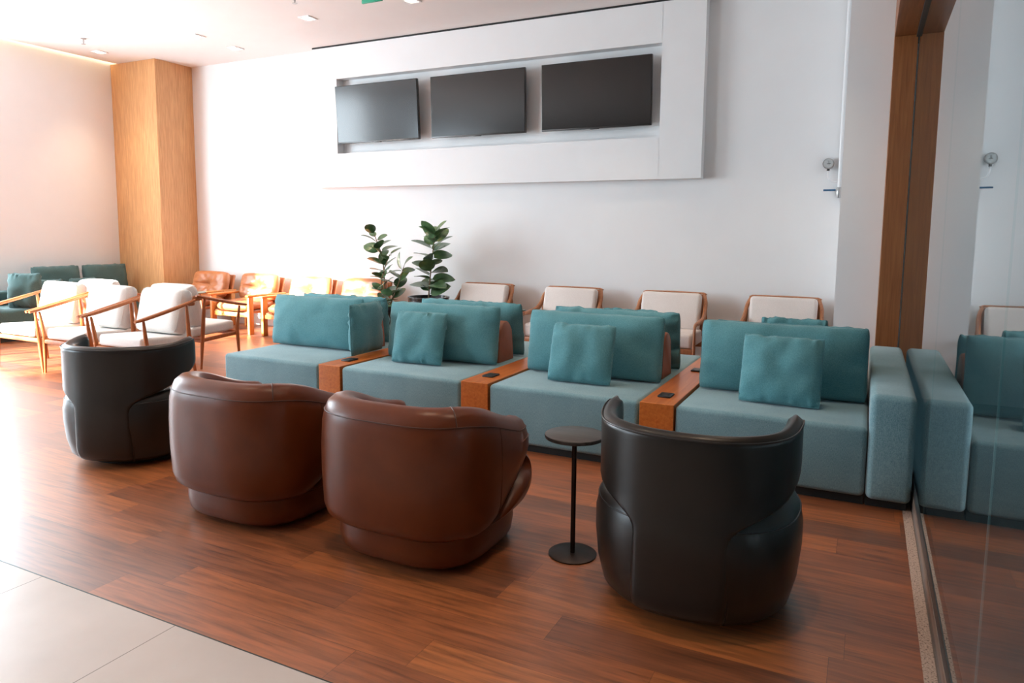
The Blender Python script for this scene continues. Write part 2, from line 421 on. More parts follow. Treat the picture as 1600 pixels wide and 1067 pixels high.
# pillar, dropped ceiling over the glass line and wooden portal
bm = B(); box(bm, -.25, XR, 7.5, YB, 0, HC); structure('wall_pillar', bm, M['wall'])
bm = B(); box(bm, -.25, XR, YF, 7.5, 3.665, HC); structure('ceiling_drop', bm, M['ceiling'])
bm = B(); box(bm, .118, .30, 7.25, 7.5, 0, 3.235, .003); structure('door_frame_jamb', bm, M['jamb']).name = 'trim_4'
bm = B(); box(bm, .118, .285, -3.0, 7.5, 3.235, 3.665, .003); structure('trim_5', bm, wood('warm_wood_header', (.21, .066, .017), (.32, .115, .034), .4, 1, 1.0))
bm = B(); box(bm, .285, .325, -3.0, 7.5, 3.215, 3.665); structure('trim_6', bm, M['alu'])
# timber-clad column in the far left corner
bm = B(); box(bm, XL, -9.95, 7.6, YB, 0, HC, .004, 1); structure('wall_column', bm, M['veneer'])
bm = B(); box(bm, -9.94, -.26, YB-.012, YB, .0, .10, .003); structure('baseboard_back', bm, M['wall'])
bm = B(); box(bm, -10.8, -10.7, YF, 7.58, HC+.16, HC+.17); 
led = B(); box(led, XL+.20, XL+.24, 4.9, YB-.05, HC+.145, HC+.16); bm.free()
o = build('cove_light', led, M['led'], None, 0); tag(o, 'warm strip light hidden in the ceiling slot along the left wall', 'light')
# feature panel for the televisions
PY = 8.14
bm = B()
px0, px1, pz0, pz1 = -7.30, -1.705, 2.125, 4.085
hx0, hx1, hz0, hz1 = -6.86, -2.19, 2.60, 3.64
box(bm, px0, hx0, PY, YB, pz0, pz1); box(bm, hx1, px1, PY, YB, pz0, pz1)
box(bm, hx0-.002, hx1+.002, PY, YB, pz0, hz0); box(bm, hx0-.002, hx1+.002, PY, YB, hz1, pz1)
structure('wall_panel', bm, M['wall'])
bm = B(); box(bm, px0, px1, PY+.005, YB, 4.085, HC, 0); structure('shadow_gap_strip', bm, M['plinth'])  # black strip stands in for the shade between panel and ceiling

# glass partition: panes, rail
gw = thing('window_3', None, None, (0, 0, 0)); gw['kind'] = 'structure'
for (y0, y1) in ((3.731, 7.25), (2.033, 3.729), (-1.0, 2.031), (-3.0, -1.002)):
    me_b = B(); box(me_b, XG, XG+.005, y0, y1, .15, 3.235)
    for f in me_b.faces:
        f.material_index = 0 if f.calc_center_median().x < XG+.001 else (1 if abs(f.normal.x) > .5 else 2)
    o = build('glass_pane', me_b, [M['glass'], M['glassback'], M['glassedge']], gw, 0)
bm = B(); box(bm, XG-.003, XG+.03, -3.0, 7.25, .095, .152, .002); build('rail', bm, M['alu'], gw)
bm = B(); box(bm, XG-.006, XG+.03, -3.0, 7.25, .045, .095, .002); build('rail_trim', bm, simple('champagne_metal', (.36, .27, .22), .4, .7), gw)
bm = B(); box(bm, XG-.003, XG+.03, -3.0, 7.25, .0, .045, .001); build('rail_base', bm, M['stonegrey'], gw)

# ------------------------------------------------------------------ television screens
def tv(x0, x1, z0, z1, label):
    cx = (x0+x1)/2; t = thing('television', label, 'television', (cx, PY+.005, z0), 0, 'televisions in the wall recess'); t.rotation_euler = (math.radians(4 if x0 < -6 else 2), 0, 0)
    W = (x1-x0); H = z1-z0
    b = B(); box(b, -W/2, W/2, -.025, .02, 0, H, .006); build('housing', b, M['bezel'], t)
    b = B(); box(b, -W/2+.008, W/2-.008, -.0285, -.024, .018, H-.008, .001, 1); build('screen', b, M['screen'], t)
    b = B(); box(b, -.055, .055, -.03, .0, -.008, .004, .003); build('sensor_tab', b, M['bezel'], t)
    b = B(); box(b, -.2, .2, .018, YB-PY-.035, H*.3, H*.55); build('wall_bracket', b, M['black'], t)
tv(-6.83, -5.45, 2.735, 3.522, 'black flat television screen mirroring the bright window, leftmost of three in the recess')
tv(-5.255, -3.875, 2.735, 3.522, 'dark grey flat television screen in the middle of the recess')
tv(-3.655, -2.285, 2.735, 3.522, 'dark brown-black flat television screen, rightmost of three in the recess')

# ------------------------------------------------------------------ ceiling fittings
def downlight(x, y, label, on=True, z=HC):
    t = thing('ceiling_light', label, 'ceiling light', (x, y, z), 0, 'square recessed ceiling downlights')
    b = B()
    s, w_ = .085, .018
    for (a0, a1, b0, b1) in ((-s, s, -s, -s+w_), (-s, s, s-w_, s), (-s, -s+w_, -s+w_, s-w_), (s-w_, s, -s+w_, s-w_)): box(b, a0, a1, b0, b1, -.012, .0)
    build('frame', b, M['whitepipe'], t, 0)
    b = B(); lathe(b, [(.03, -.016), (.052, -.012), (.055, -.002)], 20); build('lens', b, M['lamp'], t)
    l = bpy.data.lights.new('downlight', 'SPOT'); l.energy = 95; l.spot_size = 1.35; l.spot_blend = .8; l.color = (1, .74, .52); l.shadow_soft_size = .05
    lo = bpy.data.objects.new('downlight_beam', l); COL.objects.link(lo); lo.location = (0, 0, -.03); lo.parent = t
vis = {(-10.34, 6.99): 'square downlight nearest the timber column', (-8.29, 6.99): 'small square downlight left of the ceiling light streak',
       (-8.31, 7.68): 'small square downlight closest to the back wall', (-6.33, 7.0): 'square recessed downlight in front of the leftmost television',
       (-4.78, 6.98): 'square recessed downlight at the top picture edge beside the green sign'}
for (x, y), lb in vis.items(): downlight(x, y, lb)
for x in (-8.3, -6.3, -4.3, -2.3, -.55):
    for y in (4.6, 2.4, -.6): downlight(x, y, 'square recessed downlight over the seating')
for x in (-3.6, -1.6): downlight(x, -5.5, 'square recessed downlight over the entrance side')
downlight(-2.6, 6.98, 'square recessed downlight over the entrance side'); downlight(-.9, 6.98, 'square recessed downlight over the entrance side')
def sprinkler(x, y, label):
    t = thing('sprinkler_head', label, 'sprinkler', (x, y, HC), 0)
    b = B(); lathe(b, [(.035, 0), (.035, -.008), (.010, -.012), (.010, -.055), (.006, -.06), (.006, -.075)], 16); build('stem', b, M['steel'], t)
    b = B(); lathe(b, [(.028, -.078), (.028, -.074)], 16); build('deflector', b, M['steel'], t)
sprinkler(-9.835, 6.42, 'small steel fire sprinkler in the ceiling above the white lounge chairs')
sprinkler(-5.9, 6.32, 'small dark fire sprinkler at the top picture edge over the televisions')
t = thing('exit_sign', 'green hanging sign cut off by the top picture edge', 'sign', (-4.85, 6.35, 3.918))
b = B(); box(b, -.13, .13, -.012, .012, -.0, .12, .002); build('panel', b, M['green'], t)
b = B(); box(b, -.01, .01, -.004, .004, .12, .192); build('bracket', b, M['steel'], t)

# ------------------------------------------------------------------ fire pipe with gauge
t = thing('fire_pipe', 'white riser pipe with valve and pressure gauge in the corner beside the pillar', 'pipe', (-.292, 8.235, 1.93))
b = B(); tube(b, [(0, 0, .02), (0, 0, HC-1.93)], .019, 14); build('riser', b, M['whitepipe'], t)
b = B(); tube(b, bez([(0, 0, .13), (-.06, 0, .13), (-.10, 0, .15), (-.115, 0, .22), (-.115, 0, .25)], 16), .010, 10); build('branch', b, M['whitepipe'], t)
b = B(); tube(b, [(-.115, -.022, .315), (-.115, .022, .315)], .055, 24); g = build('pressure_gauge', b, M['steel'], t)
b = B(); tube(b, [(-.115, -.026, .315), (-.115, -.022, .315)], .046, 24); build('dial', b, simple('gauge_dial', (.42, .44, .44), .4, var=.2, nscale=30), g)
b = B(); box(b, -.1155, -.1145, -.029, -.026, .315, .345); box(b, -.13, -.095, -.0285, -.026, .31, .314); build('needle', b, M['black'], g)
b = B(); tube(b, [(-.115, 0, .24), (-.115, 0, .27)], .014, 10); build('fitting', b, M['black'], t)
b = B(); tube(b, [(0, 0, -.04), (0, 0, .0), (0, 0, .03), (0, 0, .07)], [.020, .032, .032, .020], 12); build('valve_body', b, M['steel'], t)
b = B(); box(b, -.15, -.03, -.035, -.025, .03, .048, .004); build('valve_handle', b, M['blue'], t)

# ------------------------------------------------------------------ island sofa
SF, SB = 4.28, 6.22      # front and back faces
ZS = .447
def seat_module(x0, x1, label, arm=None):
    t = thing('sofa_module', label, 'sofa', ((x0+x1)/2, SF, 0), 0, 'seat modules of the island sofa')
    c = (x0+x1)/2
    b = B(); box(b, x0-c+.003, x1-c-.003, 0, SB-SF, .052, ZS, .03, 5); o = build('seat', b, M['seat'], t, 50)
    for e in o.data.vertices:      # slight crown of the upholstery
        if e.co.z > .3:
            u = e.co.x/((x1-x0)/2); v = (e.co.y-.97)/.97
            e.co.z += .006*(1-u*u)*(1-v*v)
    b = B(); box(b, x0-c+.012, x1-c-.006, .045, SB-SF-.05, 0, .055); build('plinth', b, M['plinth'], t, 0)
    if arm:
        b = B(); box(b, arm[0]-c, arm[1]-c, -.01, SB-SF+.01, .048, .642, .036, 6); build('armrest', b, M['seat'], t, 50)
        b = B(); box(b, arm[0]-c+.002, arm[1]-c-.02, .045, SB-SF-.05, 0, .05); build('plinth', b, M['plinth'], t, 0)
    return t
XS = [(-4.89, -3.837), (-3.615, -2.53), (-2.307, -1.227), (-1.005, .065)]
bolsters = [(-4.80, -3.93), (-3.52, -2.61), (-2.22, -1.275), (-.90, .05)]
mods = []
for i, (x0, x1) in enumerate(XS):
    lb = ['grey-teal upholstered sofa block with no arm at the left end of the island',
          'grey-teal upholstered sofa block, second from the left end of the island',
          'grey-teal upholstered sofa block behind the round side table',
          'grey-teal upholstered sofa block with a wide square armrest beside the glass wall'][i]
    t = seat_module(x0, x1, lb, (.0665, .29) if i == 3 else None)
    # saddle leather backrest in the middle of the block
    c = (x0+x1)/2; a0, a1 = bolsters[i]
    b = B(); rings = []
    ym = 5.15-SF
    prof = [(-.135, 0), (-.137, .02), (-.125, .14), (-.105, .26)]+[(-.09*math.cos(q), .255+.075*math.sin(q)) for q in [PI*k/10 for k in range(1, 10)]]+[(.105, .26), (.125, .14), (.137, .02), (.135, 0)]
    for x, s in ((a0-c, .93), (a0-c+.006, .975), (a0-c+.018, 1), (a1-c-.018, 1), (a1-c-.006, .975), (a1-c, .93)):
        rings.append([(x, ym+p*s, ZS+.002+z*(1-(1-s)*.5)) for p, z in prof])
    loft(b, rings); build('backrest', b, M['bolster'], t, 40)
def console(x0, x1, label, outs):
    t = thing('console_box', label, 'console table', ((x0+x1)/2, SF-.004, 0), 0, 'wooden consoles between the sofa blocks')
    h = (x1-x0)/2-.003
    b = B(); box(b, -h, h, 0, SB-SF, .05, ZS+.004, .003, 1); build('body', b, M['console'], t)
    b = B(); box(b, -h+.03, h-.03, .05, SB-SF-.05, 0, .05); build('plinth', b, M['plinth'], t, 0)
    for y in outs:
        b = B(); box(b, -.043, .043, y-.06, y+.06, ZS+.003, ZS+.016, .006, 2); o = build('power_outlet', b, M['black'], t)
        b = B()
        for k in (-1, 1): lathe(b, [(.019, ZS+.0165), (.017, ZS+.0168), (.015, ZS+.0162)], 16, (0, y+k*.028))
        build('socket', b, M['bezel'], o)
console(-3.837, -3.615, 'orange-brown wooden console box beside the left end sofa block', [.25, 1.2])
console(-2.53, -2.307, 'orange-brown wooden console box in the middle of the island sofa', [.25, 1.2])
console(-1.227, -1.005, 'orange-brown wooden console box next to the sofa block with the armrest', [.23, 1.2])

# cushions of the island: wide ones lean on the leather backrests, small ones in front of them
zc = ZS+.006
pillow('wide_cushion', 'wide teal back cushion at the left end of the sofa island', (-4.43, 4.90, zc), 1.02, .46, .19, .15, .02, seed=1, group='wide teal cushions facing the tub chairs')
pillow('wide_cushion', 'wide teal back cushion behind the lone small cushion, second block from the left', (-3.08, 4.885, zc), 1.03, .465, .19, .15, .05, seed=2, group='wide teal cushions facing the tub chairs')
pillow('wide_cushion', 'wide teal back cushion on the sofa block behind the round side table', (-1.77, 4.88, zc), 1.06, .465, .19, .15, -.01, seed=3, group='wide teal cushions facing the tub chairs')
pillow('wide_cushion', 'wide teal back cushion leaning beside the square armrest', (-.465, 4.885, zc), 1.04, .47, .19, .15, .03, seed=4, group='wide teal cushions facing the tub chairs')
pillow('square_cushion', 'small dark teal cushion standing edge-on across the left console', (-3.785, 4.83, zc+.012), .46, .43, .12, .03, 1.63, seed=5, group='small square cushions in front', wr=1.4)
pillow('square_cushion', 'small square teal cushion between two consoles, left of the middle', (-3.17, 4.66, zc), .46, .42, .13, .27, .06, seed=6, group='small square cushions in front', wr=1.3)
pillow('square_cushion', 'small square teal cushion tilted on the block behind the round side table', (-1.765, 4.60, zc), .47, .42, .13, .30, .02, seed=7, group='small square cushions in front', wr=1.3)
pillow('square_cushion', 'small square teal cushion in front of the wide one near the armrest', (-.44, 4.60, zc), .48, .43, .13, .30, -.04, seed=8, group='small square cushions in front', wr=1.3)
pillow('wide_cushion', 'wide teal cushion on the far side of the left end sofa block', (-4.48, 5.43, zc), 1.02, .44, .17, -.14, 0, seed=11, group='wide teal cushions facing the back wall', wr=2)
pillow('wide_cushion', 'wide teal cushion on the far side, just left of the brown bolster end', (-3.08, 5.43, zc), 1.02, .455, .17, -.14, 0, seed=12, group='wide teal cushions facing the back wall', wr=2)
pillow('wide_cushion', 'wide crinkled teal cushion on the far side, behind the round side table block', (-1.755, 5.43, zc), 1.04, .455, .19, -.14, 0, seed=13, group='wide teal cushions facing the back wall', wr=2.5)
pillow('wide_cushion', 'wide teal cushion on the far side of the block with the armrest', (-.47, 5.43, zc), 1.04, .42, .17, -.14, 0, seed=14, group='wide teal cushions facing the back wall', wr=2)
pillow('square_cushion', 'small teal cushion top peeking out beneath the first cream armchair', (-3.16, 5.72, zc), .47, .445, .14, -.30, 0, seed=15, group='small square cushions on the far side', wr=2)
pillow('square_cushion', 'small teal cushion top peeking out below the third cream armchair', (-1.70, 5.72, zc), .46, .455, .14, -.30, 0, seed=16, group='small square cushions on the far side', wr=2)
pillow('square_cushion', 'small teal cushion top peeking out below the rightmost cream armchair', (-.45, 5.72, zc), .46, .455, .14, -.30, 0, seed=17, group='small square cushions on the far side', wr=2)

# ------------------------------------------------------------------ tub chairs
def sup(th, a, b, n):
    c, s = math.cos(th), math.sin(th)
    k = (abs(c)**n+abs(s)**n)**(-1/n)
    return a*c*k, b*s*k
def drum(bm, prof, a, b, n=2.6, seg=64):
    """prof = (scale-offset inwards, z)"""
    rings = []
    for off, z in prof:
        rings.append([(*sup(2*PI*i/seg, a-off, b-off, n), z) for i in range(seg)])
    loft(bm, rings)
def sm(x): x = max(0, min(1, x)); return x*x*(3-2*x)
def brown_chair(label, loc, rz):
    """faces local +Y"""
    t = thing('tub_chair', label, 'armchair', loc, rz, 'brown leather tub chairs')
    A, Bd, n_ = .440, .43, 3.2
    phm = math.radians(132)
    def shell_bottom(f): return .165+.20*sm((f-.46)/.5)
    b = B(); drum(b, [(.12, .022), (.085, .026), (.07, .045), (.062, .10), (.064, .16), (.10, .18)], A, Bd, n_, 72); build('base', b, M['brown'], t, 50)
    b = B(); drum(b, [(.16, .0), (.15, .024)], A, Bd, n_); build('swivel_plinth', b, M['plinth'], t)
    # seat body: bulges out below the cut of the shell at the sides and in front
    b = B(); rings = []
    for off, z, _ in bez([(.13, .16, 0), (.06, .165, 0), (.012, .20, 0), (-.016, .26, 0), (-.020, .32, 0), (-.008, .38, 0), (.03, .42, 0), (.09, .435, 0), (.2, .44, 0), (.38, .445, 0)], 45):
        ring = []
        for i in range(144):
            th = 2*PI*i/144; ph = abs(((th+PI/2+PI) % (2*PI))-PI); f = ph/phm
            free = sm((shell_bottom(f)-z)/.05+.2) if f < .93 else 1; free = max(free, sm((f-.90)/.12))
            o_ = max(off, .085)*(1-free)+off*free
            ring.append((*sup(th, A-o_, Bd-o_, n_), z))
        rings.append(ring)
    loft(b, rings); build('seat', b, M['brown'], t, 50)
    # wrap-round back shell
    seg = 96; rings = []; pipe = []; pipe2 = []
    for i in range(seg+1):
        ph = -phm+2*phm*i/seg; f = abs(ph)/phm
        e = min(1, (1-f)/.06); tk = math.sqrt(max(0, 1-(1-e)**2))
        th = -PI/2+ph
        top = .752-.145*sm((f-.34)/.66); bot = shell_bottom(f)
        zm = (top+bot)/2; zt = zm+(top-zm)*(.55+.45*tk); zb = zm+(bot-zm)*(.55+.45*tk)
        mid = .075; h = .075*max(tk, .10); H = zt-zb; o = mid-h; q = mid+h
        def P(off, z):
            x, y = sup(th, A-off, Bd-off, n_); return Vector((x, y, z))
        k = min(1, H/.3)
        prof = [(mid, zb), (o+.042*tk, zb+.004*k), (o+.014*tk, zb+.028*k), (o+.001, zb+.075*k), (o-.006*tk, zb+H*.38), (o-.006*tk, zb+H*.6), (o-.001, zt-.12*k), (o+.009*tk, zt-.070*k), (o+.024*tk, zt-.032*k), (mid-.022*tk, zt-.006),
                (mid+.010*tk, zt), (q-.03*tk, zt-.012), (q-.008*tk, zt-.045*k), (q, zt-.10*k), (q, zb+H*.4), (q-.01*tk, zb+.03*k)]
        rings.append([P(*p) for p in prof])
        if f < .97: pipe.append(P(o+.0085*tk, zt-.070*k)); pipe2.append(P(q-.008*tk, zt-.042*k))
    b = B(); loft(b, rings); sh = build('backrest', b, M['brown'], t, 60)
    b = B(); tube(b, pipe, .003, 6); tube(b, pipe2, .003, 6)
    for k in (.20, .80):
        r = rings[round(k*seg)]; tube(b, [p for p in r[1:8]], .0018, 6)
    tube(b, rings[round(.68*seg)][7:12], .003, 6)
    build('seam', b, M['brownseam'], sh)
    return t
brown_chair('brown leather tub chair beside the round side table, backs to the camera', (-1.855, 2.83, 0), .0)
brown_chair('brown leather tub chair farther left, between the charcoal chair and its twin', (-2.875, 2.815, 0), .0)

def wing_chair(label, loc, rz):
    t = thing('wing_tub_chair', label, 'armchair', loc, rz, 'charcoal leather wing tub chairs')
    A, Bd = .395, .395
    b = B(); drum(b, [(.13, .0), (.12, .05)], A, Bd, 2.3); build('swivel_plinth', b, M['plinth'], t)
    # body: side bolsters higher than the seat
    seg = 72; rings = []
    for off, z in [(.12, .035), (.045, .04), (.016, .07), (-.006, .16), (-.018, .28), (-.018, .36), (-.006, .42), (.016, .462), (.045, .482), (.08, .486), (.12, .46), (.16, .44), (.25, .44), (.34, .445)]:
        ring = []
        for i in range(seg):
            th = 2*PI*i/seg; x, y = sup(th, A-off, Bd-off, 2.3)
            side = sm((.9-abs(math.sin(th)))/.9)
            zz = z
            ring.append((x, y, zz))
        rings.append(ring)
    b = B(); loft(b, rings); body = build('seat', b, M['dark'], t, 60)
    b = B()
    pr_ = [Vector(p) for p in rings[6]]; 
    tube(b, pr_[int(seg*.80):]+pr_[:int(seg*.70)], .0035, 6); build('piping', b, M['darkseam'], body)
    # back: narrow stem at the floor, wide wings above
    nz, nf = 40, 48
    def width(z):
        w0, w1 = math.radians(26.5), math.radians(99)
        u = sm((z-.375)/.25)
        w_ = w0+(w1-w0)*u**1.25
        if z > .72: w_ -= math.radians(6)*((z-.72)/.06)**2
        return w_
    th_ = .062
    zs = [.05+(.775-.05)*k/nz for k in range(nz+1)]
    G = {}; b = B(); outer_edge = []
    for s in (0, 1):
        for k, z in enumerate(zs):
            w_ = width(z)
            for i in range(nf+1):
                f = -1+2*i/nf; ph = f*w_; thh = -PI/2+ph
                e = min(1, (1-abs(f))*w_/.10+.02); ez = min(1, (.775-z)/.03+.02, (z-.05)/.03+.1)
                tk = math.sqrt(max(0, 1-(1-e)**2))*math.sqrt(max(0, 1-(1-ez)**2))
                tk = max(tk, .12)
                base = -.012 if s == 0 else -.012+th_
                midd = -.012+th_/2
                off = midd+(base-midd)*tk
                off += .010*sm((abs(ph)-.7)/.6)*sm((z-.45)/.1)-.012*(1-sm((z-.33)/.2))
                zz = z+.018*sm((abs(ph)-1.0)/.7)*sm((z-.5)/.27)
                lo = .0
                if z < .15: off += .03*((.15-z)/.1)**2
                x, y = sup(thh, A-off, Bd-off, 2.3)
                G[(s, k, i)] = b.verts.new((x, y, zz))
    for s in (0, 1):
        for k in range(nz):
            for i in range(nf): b.faces.new((G[(s, k, i)], G[(s, k, i+1)], G[(s, k+1, i+1)], G[(s, k+1, i)]))
    for k in range(nz):
        for i in (0, nf): b.faces.new((G[(0, k, i)], G[(1, k, i)], G[(1, k+1, i)], G[(0, k+1, i)]))
    for i in range(nf):
        for k in (0, nz): b.faces.new((G[(0, k, i)], G[(0, k, i+1)], G[(1, k, i+1)], G[(1, k, i)]))
    loop = [G[(0, k, 0)].co.copy() for k in range(0, nz-1)]+[G[(0, nz-1, i)].co.copy() for i in range(1, nf)]+[G[(0, k, nf)].co.copy() for k in range(nz-2, -1, -1)]
    sh = build('backrest', b, M['dark'], t, 60)
    b = B(); tube(b, [p+Vector((p.x, p.y, 0)).normalized()*.002 for p in loop], .0038, 6); build('piping', b, M['darkseam'], sh)
    return t
wing_chair('charcoal leather wing tub chair in the right foreground, beside the side table', (-.578, 2.93, 0), .03)
wing_chair('charcoal leather wing tub chair at the left end of the tub chair row', (-4.345, 3.08, 0), .40)

# round side table
t = thing('round_side_table', 'small round dark side table on a thin pole before the sofa', 'side table', (-1.158, 2.99, 0))
b = B(); lathe(b, [(.105, 0), (.112, .001), (.113, .006), (.108, .009), (.012, .010), (.0, .010)][:5], 48); build('foot', b, M['bronze'], t)
b = B(); lathe(b, [(.0115, .009), (.0115, .562)], 16); build('pole', b, M['bronze'], t)
b = B(); lathe(b, [(.128, .560), (.136, .562), (.1385, .570), (.137, .578), (.133, .580)], 56); build('tabletop', b, M['tabletop'], t)

# ------------------------------------------------------------------ cream armchairs along the back wall (face -Y)
def cream_chair(label, loc):
    t = thing('cream_armchair', label, 'armchair', loc, 0, 'cream armchairs along the back wall')
    hw = .39
    for s in (-1, 1):
        x = s*hw
        b = B(); p = bez([(x, -.36, 0), (x, -.37, .25), (x, -.375, .48), (x, -.35, .545), (x, -.27, .56)], 24); tube(b, p, .016, 8, rx=.026, upv=(1, 0, 0)); build('front_leg', b, M['palewood'], t)
        b = B(); p = bez([(x, -.30, .558), (x, -.12, .562), (x, .05, .575), (x-s*.01, .16, .63), (x-s*.02, .25, .74), (x-s*.05, .325, .822)], 30)
        tube(b, p, [.017+.02*math.sin(PI*min(1, i/26)) for i in range(len(p))], 8, rx=.022); build('armrest', b, M['palewood'], t)
        b = B(); p = [(x-s*.02, .22, .70), (x, .28, .35), (x, .33, 0)]; tube(b, p, .018, 8, rx=.018, upv=(1, 0, 0)); build('rear_leg', b, M['palewood'], t)
    b = B(); tube(b, [(-.36, .327, .826), (-.33, .335, .838), (0, .34, .842), (.33, .335, .838), (.36, .327, .826)], .011, 8, rx=.02); build('top_rail', b, M['palewood'], t)
    b = B(); box(b, -.355, .355, -.012, .012, 0, .47, .008, 2, Matrix.Translation((0, .205, .37)) @ Matrix.Rotation(-.26, 4, 'X')); build('back_panel', b, M['palewood'], t)
    b = B(); box(b, -.37, .37, .20, .24, .25, .31, .006); build('seat_rail', b, M['palewood'], t)
    b = B(); box(b, -.37, .37, -.37, -.33, .235, .30, .006); build('seat_rail', b, M['palewood'], t)
    b = B(); box(b, -.36, .36, -.36, .19, .30, .455, .035, 4); build('seat_cushion', b, M['cream'], t, 50)
    b = B(); box(b, -.335, .335, -.055, .055, 0, .43, .04, 4, Matrix.Translation((0, .118, .425)) @ Matrix.Rotation(-.26, 4, 'X')); build('back_cushion', b, M['cream'], t, 50)
    return t
c0 = cream_chair('cream armchair with wooden frame right of the potted plants', (-4.345, 7.74, 0))
dup(c0, (-3.16, 7.74, 0), 0, 'cream armchair with wooden frame, second to the right of the plants')
dup(c0, (-1.94, 7.74, 0), 0, 'cream armchair with wooden frame seen behind the console and small cushion top')
dup(c0, (-.755, 7.74, 0), 0, 'cream armchair with wooden frame closest to the white pillar')

# ------------------------------------------------------------------ tan leather armchairs (face -Y)
def tan_chair(label, loc):
    t = thing('tan_leather_armchair', label, 'armchair', loc, 0, 'tan leather armchairs along the back wall')
    for s in (-1, 1):
        x = s*.375
        b = B(); box(b, x-.022, x+.022, -.40, -.31, 0, .54, .008, 2); build('front_leg', b, M['goldwood'], t)
        b = B(); box(b, x-.020, x+.020, .24, .31, 0, .54, .008, 2); build('rear_leg', b, M['goldwood'], t)
        b = B(); box(b, x-.035, x+.035, -.42, .33, .54, .572, .012, 3); build('armrest', b, M['goldwood'], t)
    b = B(); box(b, -.35, .35, .26, .29, .25, .31, .006); build('seat_rail', b, M['goldwood'], t)
    b = B(); box(b, -.35, .35, -.37, -.335, .25, .31, .006); build('seat_rail', b, M['goldwood'], t)
    # sling under the seat
    b = B(); rings = []
    for i in range(17):
        x = -.335+.67*i/16; z = .30-.045*math.cos(PI*(x/.67)); rings.append([(x, -.36, z), (x, -.36, z+.035), (x, .22, z+.03), (x, .22, z-.005)])
    loft(b, rings); build('sling', b, M['tan'], t)
    def puffy(W, D, T, ny, seed, name, mtx):
        bm_ = B(); nu, nv = 32, 26; g = {}
        for side in (-1, 1):
            for i in range(nu+1):
                for j in range(nv+1):
                    if side == 1 and (i in (0, nu) or j in (0, nv)): g[(1, i, j)] = g[(-1, i, j)]; continue
                    a = math.sin((i/nu-.5)*PI); c = math.sin((j/nv-.5)*PI)
                    pr = max(0, (1-abs(a)**6)*(1-abs(c)**6))**.5
                    y = T/2*pr
                    if side == -1:
                        for (bx, bz) in ((0, 0),):
                            d = math.hypot((a-bx)*W/2, (c-bz)*D/2); ang = math.atan2((c-bz), (a-bx))
                            y -= .05*math.exp(-(d/.05)**2)+.018*math.exp(-(d/.15)**2)*(1+math.sin(ang*11+seed))
                        y += .012*noise.noise(Vector((a*5, c*5, seed)))*pr
                        y -= .016*math.exp(-(c/.07)**2)*pr
                    k_ = 1-.10*(a*a*c*c)**1.5; g[(side, i, j)] = bm_.verts.new(mtx @ Vector((a*W/2*k_, side*y, c*D/2*k_)))
        for side in (-1, 1):
            for i in range(nu):
                for j in range(nv): bm_.faces.new((g[(side, i, j)], g[(side, i+1, j)], g[(side, i+1, j+1)], g[(side, i, j+1)]))
        return build(name, bm_, M['tan'], t, 60)
    puffy(.66, .60, .15, 1, 2, 'seat_cushion', Matrix.Translation((0, -.09, .40)) @ Matrix.Rotation(-PI/2+.06, 4, 'X') @ Matrix.Translation((0, 0, 0)))
    puffy(.76, .42, .17, 1, 5, 'back_cushion', Matrix.Translation((0, .19, .645)) @ Matrix.Rotation(-.27, 4, 'X'))
    b = B(); box(b, -.36, .36, -.02, .02, -.2, .2, .015, 3, Matrix.Translation((0, .305, .60)) @ Matrix.Rotation(-.27, 4, 'X')); build('back_shell', b, M['tan'], t)
    return t
t0 = tan_chair('tan leather armchair in the corner beside the timber column', (-9.31, 7.76, 0))
dup(t0, (-8.26, 7.76, 0), 0, 'tan leather armchair in bright sun, second from the timber column')
dup(t0, (-7.24, 7.76, 0), 0, 'tan leather armchair washed out by sun, third from the timber column')
dup(t0, (-6.27, 7.76, 0), 0, 'tan leather armchair beside the potted plants')

# small tables between the wall chairs
def small_table(label, loc, r=.17, h=.60):
    t = thing('small_side_table', label, 'side table', loc, 0, 'small stone-topped tables between the wall chairs')
    b = B(); lathe(b, [(r-.01, h-.018), (r, h-.012), (r, h-.004), (r-.004, h)], 32); build('tabletop', b, M['slate'], t)
    for k in range(3):
        a = k*2*PI/3+.5; b = B(); tube(b, [(r*.55*math.cos(a), r*.55*math.sin(a), h-.018), (r*.85*math.cos(a), r*.85*math.sin(a), 0)], [.014, .010], 8, upv=(1, 0, 0)); build('leg', b, M['palewood'], t)
    return t
s0 = small_table('small table with grey-green top beside the corner leather armchair', (-8.62, 7.06, 0), .165, .61)
dup(s0, (-6.755, 7.55, 0), 0, 'small table with grey-green top right of the sunlit leather armchairs').scale = (.62, .62, 1.03)
dup(s0, (-3.752, 7.62, 0), 0, 'small table with dark top between the first two cream armchairs').scale = (.8, .8, .95)
dup(s0, (-1.348, 7.62, 0), 0, 'small table with dark top between the two rightmost cream armchairs').scale = (.8, .8, .93)

